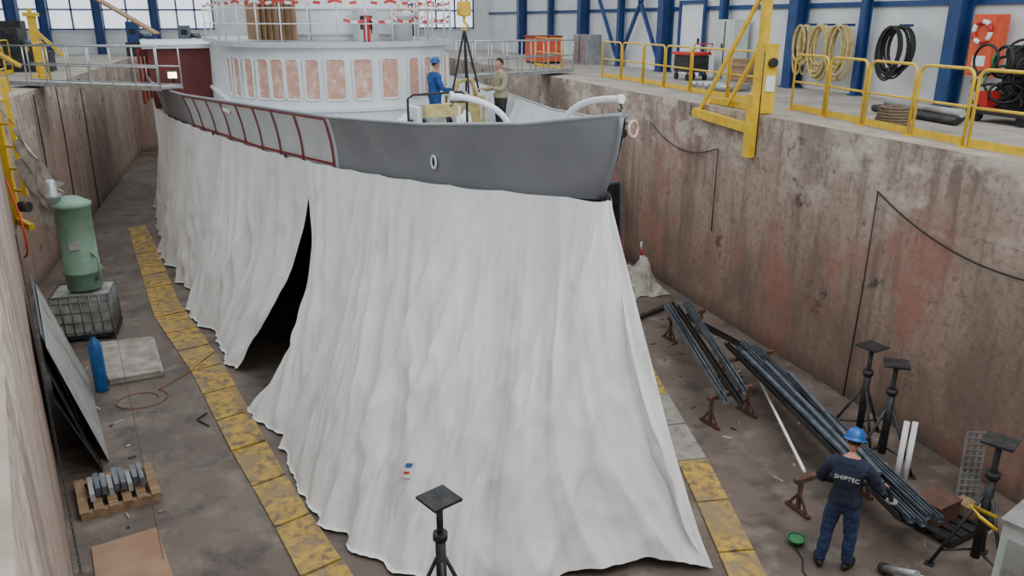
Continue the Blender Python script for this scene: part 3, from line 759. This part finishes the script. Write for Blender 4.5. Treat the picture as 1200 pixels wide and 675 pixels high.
def pb(o,sz,k):b.box(V((cxp,cyp,0))+Rp@V(o),sz,k,rz=rz)
for y in(-.42,0,.42): pb((0,y,.05),(1.0,.1,.1),'wood')
for x in(-.45,-.27,-.09,.09,.27,.45): pb((x,0,.115),(.12,.95,.025),'wood')
for i in range(9): pb((-.32+.08*i,.05*math.sin(i*2),.19+.03*(i%3)),(.06,.5-.04*(i%4),.12),'steel' if i%3 else 'sheet')
b.done('pallet_with_metal_parts')
b=B()
b.hexa([(-2.5,9.75,.002),(-1.75,9.95,.002),(-1.4,8.6,.002),(-2.15,8.2,.002),(-2.5,9.75,.03),(-1.75,9.95,.03),(-1.4,8.6,.03),(-2.15,8.2,.03)],'ply');b.done('plywood_sheet')
chain('floor_cable',[V((-1.25,13.2,.02)),V((-1.4,13.0,.02)),V((-1.2,12.7,.02))],.012,'black')

def stand(loc,h=1.75,rot=0):
    b=B();x,y=loc
    Q=Matrix.Rotation(rot,3,'Z')
    b.box((x,y,h-.015),(.34,.34,.03),'dsteel',rz=rot)
    b.cyl((x,y,h-.7),(x,y,h-.03),.035,'dsteel',14);b.cyl((x,y,h-.08),(x,y,h-.03),.07,'dsteel',14)
    b.cyl((x,y,.2),(x,y,h-.45),.055,'dsteel',14);b.cyl((x,y,h-.5),(x,y,h-.42),.08,'dsteel',8)
    for i in range(3):
        d=Q@V((math.cos(i*2.094),math.sin(i*2.094),0))
        b.tube([V((x,y,h-.75))+d*.05,V((x,y,.02))+d*.48],.022,'dsteel',8)
        b.tube([V((x,y,.3))+d*.05,V((x,y,.22))+d*.42],.015,'dsteel',8)
        b.box(V((x,y,.01))+d*.48,(.1,.1,.02),'dsteel',rz=rot)
    return b.done('jack_stand')
stand((1.42,6.85),1.8,.4);stand((8.78,9.1),1.62,.2);stand((8.55,8.35),1.68,.9);stand((7.85,6.0),1.8,.5)

# ------------------------------------------------------------ right floor
def trestle(b,c,w,h,rz,k='rust'):
    R=Matrix.Rotation(rz,3,'Z');c=V(c)
    b.beam(c+R@V((-w/2,0,h)),c+R@V((w/2,0,h)),.07,.07,k)
    for sx_ in(-1,1):
        b.beam(c+R@V((sx_*w*.42,0,h-.04)),c+R@V((sx_*w*.42,0,.02)),.05,.05,k)
        b.beam(c+R@V((sx_*w*.42,-.22,.025)),c+R@V((sx_*w*.42,.22,.025)),.06,.05,k)
        for q in(-1,1): b.beam(c+R@V((sx_*w*.42,0,h*.6)),c+R@V((sx_*w*.42,q*.18,.03)),.03,.03,k)
for c,w,rz in (((7.15,10.3,0),1.0,.2),((8.3,13.8,0),1.0,.2),((7.15,7.75,0),1.35,.1),((8.25,11.5,0),1.2,.1)):
    b=B();trestle(b,c,w,.5,rz,'rust');b.done('steel_trestle')
b=B()
for i,(o,dl) in enumerate(((0,0),(.13,.3),(.22,-.1),(.5,.2),(.6,.5))):
    a=V((6.78+o,9.9+dl,.585));c=V((8.02+o,14.2+dl*.5,.585))
    b.channel(a,c,.08,.09,'steel' if i!=2 else 'dsteel')
b.done('steel_profiles')
b=B()
for i in range(6):
    a=V((7.12+.085*i,6.5-.1*(i%3),.585));c=V((8.12+.085*i,12.0-.25*(i%4),.585))
    b.channel(a,c,.07,.08,'steel' if i%3 else 'dsteel')
for i in range(3):
    b.beam((7.22+.14*i,6.9+.2*i,.655),(8.08+.13*i,11.4-.5*i,.655),.06,.05,'steel')
b.done('steel_profiles')
b=B();b.cyl((8.7,11.9,.05),(6.6,7.68,.64),.022,'tape_w',10);b.done('long_white_pole')
b=B();b.beam((9.0,15.6,.05),(7.6,14.9,.05),.1,.1,'dsteel');b.channel((8.9,14.7,.05),(9.15,12.6,.05),.1,.08,'dsteel');b.done('steel_profiles')
b=B()
def pile(u,v):
    x=8.1+1.25*u;y=16.3+1.4*v
    e=math.sin(math.pi*u)*math.sin(math.pi*v)
    z=.02+e*(.3+.5*abs(noise.noise((u*5,v*4,.3)))+.25*rid(u*7,v*6,2))+(.4*math.exp(-((u-.75)**2+(v-.6)**2)*14))*min(1,e*4)
    return V((x+.2*noise.noise((u*4,v*4,5)),y+.15*noise.noise((u*4,v*4,9)),max(.01,z)))
b.grid(pile,60,60,'cloth');b.done('crumpled_tarp_pile')
b=B()
for i in range(5): b.cyl((9.3,17.95,.02+i*.18),(9.3,17.95,.2+i*.18),.025,'tape_r' if i%2 else 'tape_w',10)
b.lathe((9.3,17.95,0),[(.15,0),(.15,.04),(.04,.06)],'black',14);b.done('barrier_post')
b=B();b.hexa([(8.8,19.3,.02),(9.45,19.5,.02),(9.45,19.54,.02),(8.8,19.34,.02),(8.85,19.6,2.1),(9.5,19.8,2.1),(9.5,19.84,2.1),(8.85,19.64,2.1)],'dsteel')
b.beam((8.8,19.28,.02),(8.85,19.58,2.1),.05,.05,'steel');b.beam((9.45,19.48,.02),(9.5,19.78,2.1),.05,.05,'steel');b.box((9.17,19.72,2.13),(.68,.06,.06),'steel',rz=.3);b.done('leaning_dark_panel')
b=B()
cxp,cyp=8.3,6.88;rz=.2;Rp=Matrix.Rotation(rz,3,'Z')
for y in(-.35,0,.35): pb((0,y,.05),(.95,.1,.1),'dsteel')
for x in(-.42,-.21,0,.21,.42): pb((x,0,.115),(.14,.8,.03),'dsteel')
pb((-.15,.05,.26),(.45,.36,.26),'rust');pb((-.15,.05,.4),(.47,.38,.02),'rust')
pb((.3,-.1,.2),(.25,.3,.14),'wood')
b.done('pallet_with_box')
b=B()
for i,(x,y) in enumerate(((8.28,7.75),(8.38,7.7))): b.cyl((x,y,.0),(x+.12,y+.1,1.0),.04,'tape_w',14)
b.box((8.33,7.73,.02),(.3,.25,.04),'dsteel')
b.done('plastic_pipes')
b=B()
a=V((8.95,7.3,.0));u=V((.24,-.1,0));w=V((.2,.2,.9))
for i in range(4):
    b.beam(a+u*i/3,a+u*i/3+w,.035,.01,'cage')
for i in range(12): b.beam(a+w*i/11,a+w*i/11+u,.035,.01,'cage')
b.done('perforated_plate')
b=B();b.lathe((6.12,7.1,0),[(.09,.02),(.09,.09)],'greenreel',20)
for i in range(5):b.tube([V((6.12+(.08+.008*i)*math.cos(t),7.1+(.08+.008*i)*math.sin(t),.03+.015*i)) for t in [2*math.pi*j/20 for j in range(20)]],.01,'black' if i%2 else 'greenreel',6,closed=True)
b.tube([(6.05,7.05,.03),(6.0,6.8,.015),(5.85,6.6,.015),(5.8,6.2,.015)],.008,'black',6)
b.done('green_cable_coil')
b=B();b.cyl((6.78,6.3,.06),(6.7,5.75,.4),.045,'alu',14);b.cyl((6.86,6.28,.06),(6.78,5.7,.36),.03,'alu',14);b.lathe((6.78,6.3,.06),[(.07,-.02),(.07,.03)],'dsteel',14,axis=(-.1,-.6,.34));b.done('aluminium_tubes')
b=B();cc=V((7.56,5.1,0))
b.box(cc+V((0,0,.68)),(.6,.55,1.32),'cabinet',rz=.35);b.box(cc+V((0,0,1.36)),(.66,.6,.04),'alu',rz=.35)
R_=Matrix.Rotation(.35,3,'Z')
b.box(cc+R_@V((-.305,0,.7)),(.02,.4,.95),'sheet',rz=.35);b.box(cc+R_@V((0,-.28,.7)),(.45,.02,.95),'sheet',rz=.35)
b.tube([cc+V((-.25,.3,1.1)),cc+V((-.36,.45,1.2)),cc+V((-.3,.62,1.22)),cc+V((-.05,.5,1.1))],.022,'yrail',8)
for dx,dy in((-.22,-.2),(.22,-.2),(.22,.2),(-.22,.2)):b.cyl(cc+V((dx,dy,0)),cc+V((dx,dy,.04)),.03,'black')
b.done('tool_cabinet')
b=B()
for i in range(90):
    if random.random()<.6: x=random.uniform(6.6,9.3);y=random.uniform(6.5,15);
    else: y=random.uniform(9,20);x=random.uniform(nwx(y)+.3,nwx(y)+1.2)
    a=random.uniform(0,3.1);l=random.uniform(.04,.16)
    b.box((x,y,.008),(l,random.uniform(.02,.05),.014),random.choice(['rust','dsteel','sheet','wood','cloth']),rz=a)
b.done('floor_debris')

# ------------------------------------------------------------ people
def hand(b,w,d,n,side,mtx,k='skin',curl=.9):
    w=V(w);d=V(d).normalized();n=V(n);n=(n-d*n.dot(d)).normalized();s=d.cross(n)*side
    R=Matrix((s,d,n)).transposed()
    b.ell(mtx@(w+d*.045),(.042,.055,.02),k,12,8,mtx=mtx.to_3x3()@R)
    for i,(o,L) in enumerate(((-.032,.07),(-.011,.08),(.011,.075),(.031,.058))):
        p=w+d*.085+s*o;pts=[p-d*.02];dd=d.copy();q=p
        pts.append(q)
        for j,f in enumerate((.45,.32,.23)):
            ang=curl*(.5+.35*j);dd=(dd*math.cos(ang*.6)+n*math.sin(ang*.6)).normalized()
            q=q+dd*L*f;pts.append(q)
        b.tube([mtx@x for x in pts],[.0095,.0095,.009,.008,.006],k,8)
    p=w+d*.02-s*.035;b.tube([mtx@x for x in (p,p-s*.025+d*.025+n*.01,p-s*.03+d*.05+n*.025,p-s*.02+d*.068+n*.035)],[.012,.011,.0095,.007],k,8)
def person(name,loc,yaw,J,wear,scale=1.0,helmet=None,handn=((0,0,-1),(0,0,-1)),headyaw=0,headpitch=0,curl=.9,text=None):
    root=bpy.data.objects.new(name,None);COL.objects.link(root)
    mtx=Matrix.Translation(V(loc))@Matrix.Rotation(yaw,4,'Z')@Matrix.Scale(scale,4)
    names=list(J.keys())
    E=[('pel','sp'),('sp','ch'),('ch','uc'),('uc','nk'),('nk','hd')]
    for s in'LR':
        E+=[('uc','sh'+s),('sh'+s,'ua'+s),('ua'+s,'el'+s),('el'+s,'fa'+s),('fa'+s,'wr'+s),('pel','hp'+s),('hp'+s,'th'+s),('th'+s,'kn'+s),('kn'+s,'cf'+s),('cf'+s,'an'+s),('an'+s,'to'+s)]
    me=bpy.data.meshes.new(name+'_sk');me.from_pydata([J[n][:3] for n in names],[(names.index(a),names.index(c)) for a,c in E],[])
    o=bpy.data.objects.new('body_tmp',me);COL.objects.link(o)
    sk=o.modifiers.new('s','SKIN');
    for i,n in enumerate(names):
        r=J[n][3];me.skin_vertices[0].data[i].radius=(r,r);me.skin_vertices[0].data[i].use_root=(n=='pel')
    sk.use_smooth_shade=True
    ss=o.modifiers.new('ss','SUBSURF');ss.levels=3;ss.render_levels=3
    dg=bpy.context.evaluated_depsgraph_get();dg.update();m2=bpy.data.meshes.new_from_object(o.evaluated_get(dg))
    bpy.data.objects.remove(o)
    for k in ('jacket','trousers','skin','boot'):m2.materials.append(M[wear[k]])
    segs=[]
    for a,c in E:
        l=0
        if c[:2] in('hp','th','kn','cf','an') : l=1
        if c[:2]=='to': l=3
        if c=='hd': l=2
        segs.append((V(J[a][:3]),V(J[c][:3]),l))
    segs.append((V(J['pel'][:3])-V((.05,0,.02)),V(J['pel'][:3])+V((.05,0,-.02)),1))
    for p in m2.polygons:
        c=V(p.center);best=9
        for a,e,l in segs:
            ab=e-a;t=max(0,min(1,(c-a).dot(ab)/ab.length_squared));d=(c-a-ab*t).length
            if d<best:best=d;bl=l
        if bl==1 and c.z>J['pel'][2]+.0:bl=0
        if bl==0 and c.z<J['pel'][2]-.06 and abs(c.x)<.2 : bl=1
        if c.z<.11: bl=3
        if c.z>1.545 and (c-V(J['nk'][:3])).length<.11:bl=2
        p.material_index=bl;p.use_smooth=True
    for v in m2.vertices:
        q=V(v.co)
        n_=noise.noise(q*9)*.01+noise.noise(q*20)*.006
        if q.z<1.5: n_+= (.35-abs(noise.noise((q.x*4,q.y*4,q.z*16))))*.016
        v.co+=v.normal*n_
        if J['pel'][2]-.0<q.z<J['pel'][2]+.1 and abs(q.x)<.24: v.co+=v.normal*.012
    for v in m2.vertices: v.co=mtx@v.co
    ob=bpy.data.objects.new('body',m2);COL.objects.link(ob);ob.parent=root
    b=B()
    for s in'LR':
        a=V(J['an'+s][:3]);t=V(J['to'+s][:3]);d=(t-a);d.z=0;d.normalize()
        Rb=Matrix((V((d.y,-d.x,0)),d,V((0,0,1)))).transposed()
        b.ell(mtx@(V((a.x,a.y,.055))+d*.07),(.055,.155,.062),'boot',16,10,fn=lambda p,dd:V((p.x,p.y,max(p.z,-.05))),mtx=mtx.to_3x3()@Rb)
    b.done('boots',root)
    b=B()
    for s,sd,hn in(('L',-1,handn[0]),('R',1,handn[1])):
        w=V(J['wr'+s][:3]);d=w-V(J['fa'+s][:3]);hand(b,w,d,hn,sd,mtx,curl=curl)
    b.done('hands',root)
    hd=V(J['hd'][:3]);HM=mtx@Matrix.Translation(hd)@Matrix.Rotation(headyaw,4,'Z')@Matrix.Rotation(headpitch,4,'X')
    h3=HM.to_3x3();b=B()
    def hf(p,d):
        q=p.copy()
        if d.z<0: q.x*=1-.28*(-d.z);q.y=q.y*(1-.12*(-d.z))+.012*(-d.z)
        if d.y>.5: q.y-=.008*(d.y-.5)
        g=math.exp(-((p.x/.014)**2+((p.z+.012)/.026)**2))
        if d.y>0:q.y+=.024*g
        for ex in(-.03,.03):
            if d.y>0:q.y-=.008*math.exp(-(((p.x-ex)/.015)**2+((p.z-.008)/.013)**2))
        if d.y>0:q.y-=.004*math.exp(-((p.x/.025)**2+((p.z+.062)/.004)**2));q.y+=.005*math.exp(-((p.x/.025)**2+((p.z+.055)/.01)**2))
        return q
    ctr=HM@V((0,.02,.11))
    b.ell(ctr,(.076,.096,.118),'skin',40,36,fn=hf,mtx=h3)
    for ex in(-.03,.03):
        b.ell(HM@V((ex,.102,.118)),(.012,.008,.008),'eye',10,8,mtx=h3);b.ell(HM@V((ex,.109,.118)),(.005,.003,.005),'black',8,6,mtx=h3)
        b.tube([HM@V((ex-.015,.112,.135)),HM@V((ex,.116,.139)),HM@V((ex+.015,.11,.135))],.004,'hair',6)
    for ex in(-1,1): b.ell(HM@V((ex*.077,.01,.105)),(.012,.02,.032),'skin',12,10,mtx=h3)
    b.tube([HM@V((-.022,.107,.05)),HM@V((0,.112,.05)),HM@V((.022,.107,.05))],.004,'maroon',6)
    def hairf(p,d):
        q=p.copy()
        if d.y>.3 and d.z<.45:q*=.86
        if d.z<-.35:q*=.85
        return q
    b.ell(HM@V((0,.012,.12)),(.082,.1,.122),'hair',32,24,fn=hairf,mtx=h3)
    b.done('head',root)
    if helmet:
        b=B()
        prof=[(.145,-.0),(.118,.01),(.116,.04),(.104,.085),(.075,.12),(.035,.135),(.003,.138)]
        rings=[]
        for r,z in prof:
            row=[]
            for j in range(32):
                t=2*math.pi*j/32;rx=r*math.cos(t)*.92;ry=r*math.sin(t)*1.08
                if z==0 and math.sin(t)>0: ry+=.035*math.sin(t)
                row.append(b.bm.verts.new(HM@V((rx,ry+.012,z+.145))))
            rings.append(row)
        for a,c in zip(rings,rings[1:]):
            for j in range(32): b.face([a[j],a[(j+1)%32],c[(j+1)%32],c[j]],helmet,True)
        b.tube([HM@V((0,-.1,.2)),HM@V((0,-.05,.268)),HM@V((0,.012,.288)),HM@V((0,.07,.268)),HM@V((0,.12,.2))],.01,helmet,8)
        b.done('hard_hat',root)
    if text:
        cu=bpy.data.curves.new('print','FONT');cu.body=text;cu.size=.075;cu.align_x='CENTER';cu.extrude=.001
        to=bpy.data.objects.new('back_print',cu);COL.objects.link(to);cu.materials.append(M['tape_w'])
        to.parent=root;to.matrix_world=mtx@Matrix.Translation(V((.01,-.212,1.33)))@Matrix.Rotation(math.radians(92),4,'X')
    return root
def base(**kw):
    J={'pel':(0,0,.93,.15),'sp':(0,0,1.08,.148),'ch':(0,0,1.26,.178),'uc':(0,-.005,1.41,.145),'nk':(0,.01,1.53,.064),'hd':(0,.02,1.6,.055)}
    for s,x in(('L',-1),('R',1)):
        J['sh'+s]=(x*.175,0,1.425,.092);J['ua'+s]=(x*.235,0,1.32,.078);J['el'+s]=(x*.28,-.02,1.13,.06);J['fa'+s]=(x*.28,.05,1.0,.052);J['wr'+s]=(x*.275,.1,.88,.037)
        J['hp'+s]=(x*.09,0,.86,.122);J['th'+s]=(x*.105,.01,.7,.1);J['kn'+s]=(x*.115,.02,.49,.078);J['cf'+s]=(x*.12,-.01,.33,.075);J['an'+s]=(x*.125,-.03,.1,.062);J['to'+s]=(x*.14,.1,.05,.035)
    J.update(kw);return J
J=base(uaR=(.26,.03,1.32,.08),elR=(.33,.1,1.16,.062),faR=(.35,.24,1.11,.052),wrR=(.35,.37,1.07,.037),
       uaL=(-.25,.01,1.32,.08),elL=(-.32,.05,1.14,.062),faL=(-.24,.2,1.07,.052),wrL=(-.13,.31,1.03,.037),
       thL=(-.125,.0,.7,.1),knL=(-.145,-.01,.49,.078),cfL=(-.155,-.04,.33,.075),anL=(-.17,-.08,.1,.062),toL=(-.22,.05,.05,.035),anR=(.12,.0,.1,.062),toR=(.16,.13,.05,.035))
WL_=(6.3,6.58,0)
person('shipyard_worker',WL_,-math.radians(50),J,dict(jacket='navy',trousers='navy2',skin='skin',boot='boot'),1.0,helmet='helm',headpitch=-.3,text='SHIPTEC')
mt=Matrix.Translation(V(WL_))@Matrix.Rotation(-math.radians(50),4,'Z')
b=B();b.tube([mt@V((-.12,.4,.99)),mt@V((.12,.44,1.0)),mt@V((.38,.46,1.02))],[.03,.035,.03],'black',12);b.tube([mt@V((.36,.46,1.02)),mt@V((.42,.52,.92)),mt@V((.46,.6,.75))],.028,'dsteel',10);b.lathe(mt@V((.46,.6,.75)),[(.07,-.01),(.07,.01)],'sheet',16);b.done('hand_tool')
J=base(elL=(-.3,.1,1.15,.06),faL=(-.3,.24,1.15,.052),wrL=(-.28,.36,1.18,.037),elR=(.3,.06,1.14,.06),faR=(.28,.2,1.1,.052),wrR=(.25,.33,1.12,.037))
person('deck_worker',(5.2,17.0,deckz(17)+.01),math.radians(100),J,dict(jacket='olive',trousers='boot',skin='skin',boot='boot'),.92)
person('deck_worker',(3.93,17.9,deckz(17.9)+.01),math.radians(-75),J,dict(jacket='bluecov',trousers='bluecov',skin='skin',boot='boot'),.9,helmet='helm')

# ------------------------------------------------------------ light
w=bpy.data.worlds.new('hall_daylight');scene.world=w;w.use_nodes=True
bg=w.node_tree.nodes['Background'];bg.inputs[0].default_value=(.9,.96,1.0,1);bg.inputs[1].default_value=1.28
def area(name,loc,target,sx_,sy_,p,col=(1,1,1)):
    l=bpy.data.lights.new(name,'AREA');l.shape='RECTANGLE';l.size=sx_;l.size_y=sy_;l.energy=p;l.color=col
    o=bpy.data.objects.new(name,l);o.location=loc;o.rotation_euler=(V(target)-V(loc)).to_track_quat('-Z','Y').to_euler();COL.objects.link(o)
area('overhead_fill',(7.5,3,12),(3.5,9,2),9,7,900,(.98,.99,1))  # added fill lamp out of frame, gives the tarpaulin front directional contrast
area('overhead_fill',(2,24,12),(2,23,0),10,8,700,(.97,.99,1))  # second added fill lamp, unseen above the deckhouse, no fitting modelled

cd=bpy.data.cameras.new('camera');cd.lens=27.9;cd.sensor_width=36;cd.clip_end=300
co=bpy.data.objects.new('camera',cd);COL.objects.link(co);co.location=(0,0,6.4)
co.rotation_euler=(math.radians(90-18.7),0,-math.radians(17.8));scene.camera=co
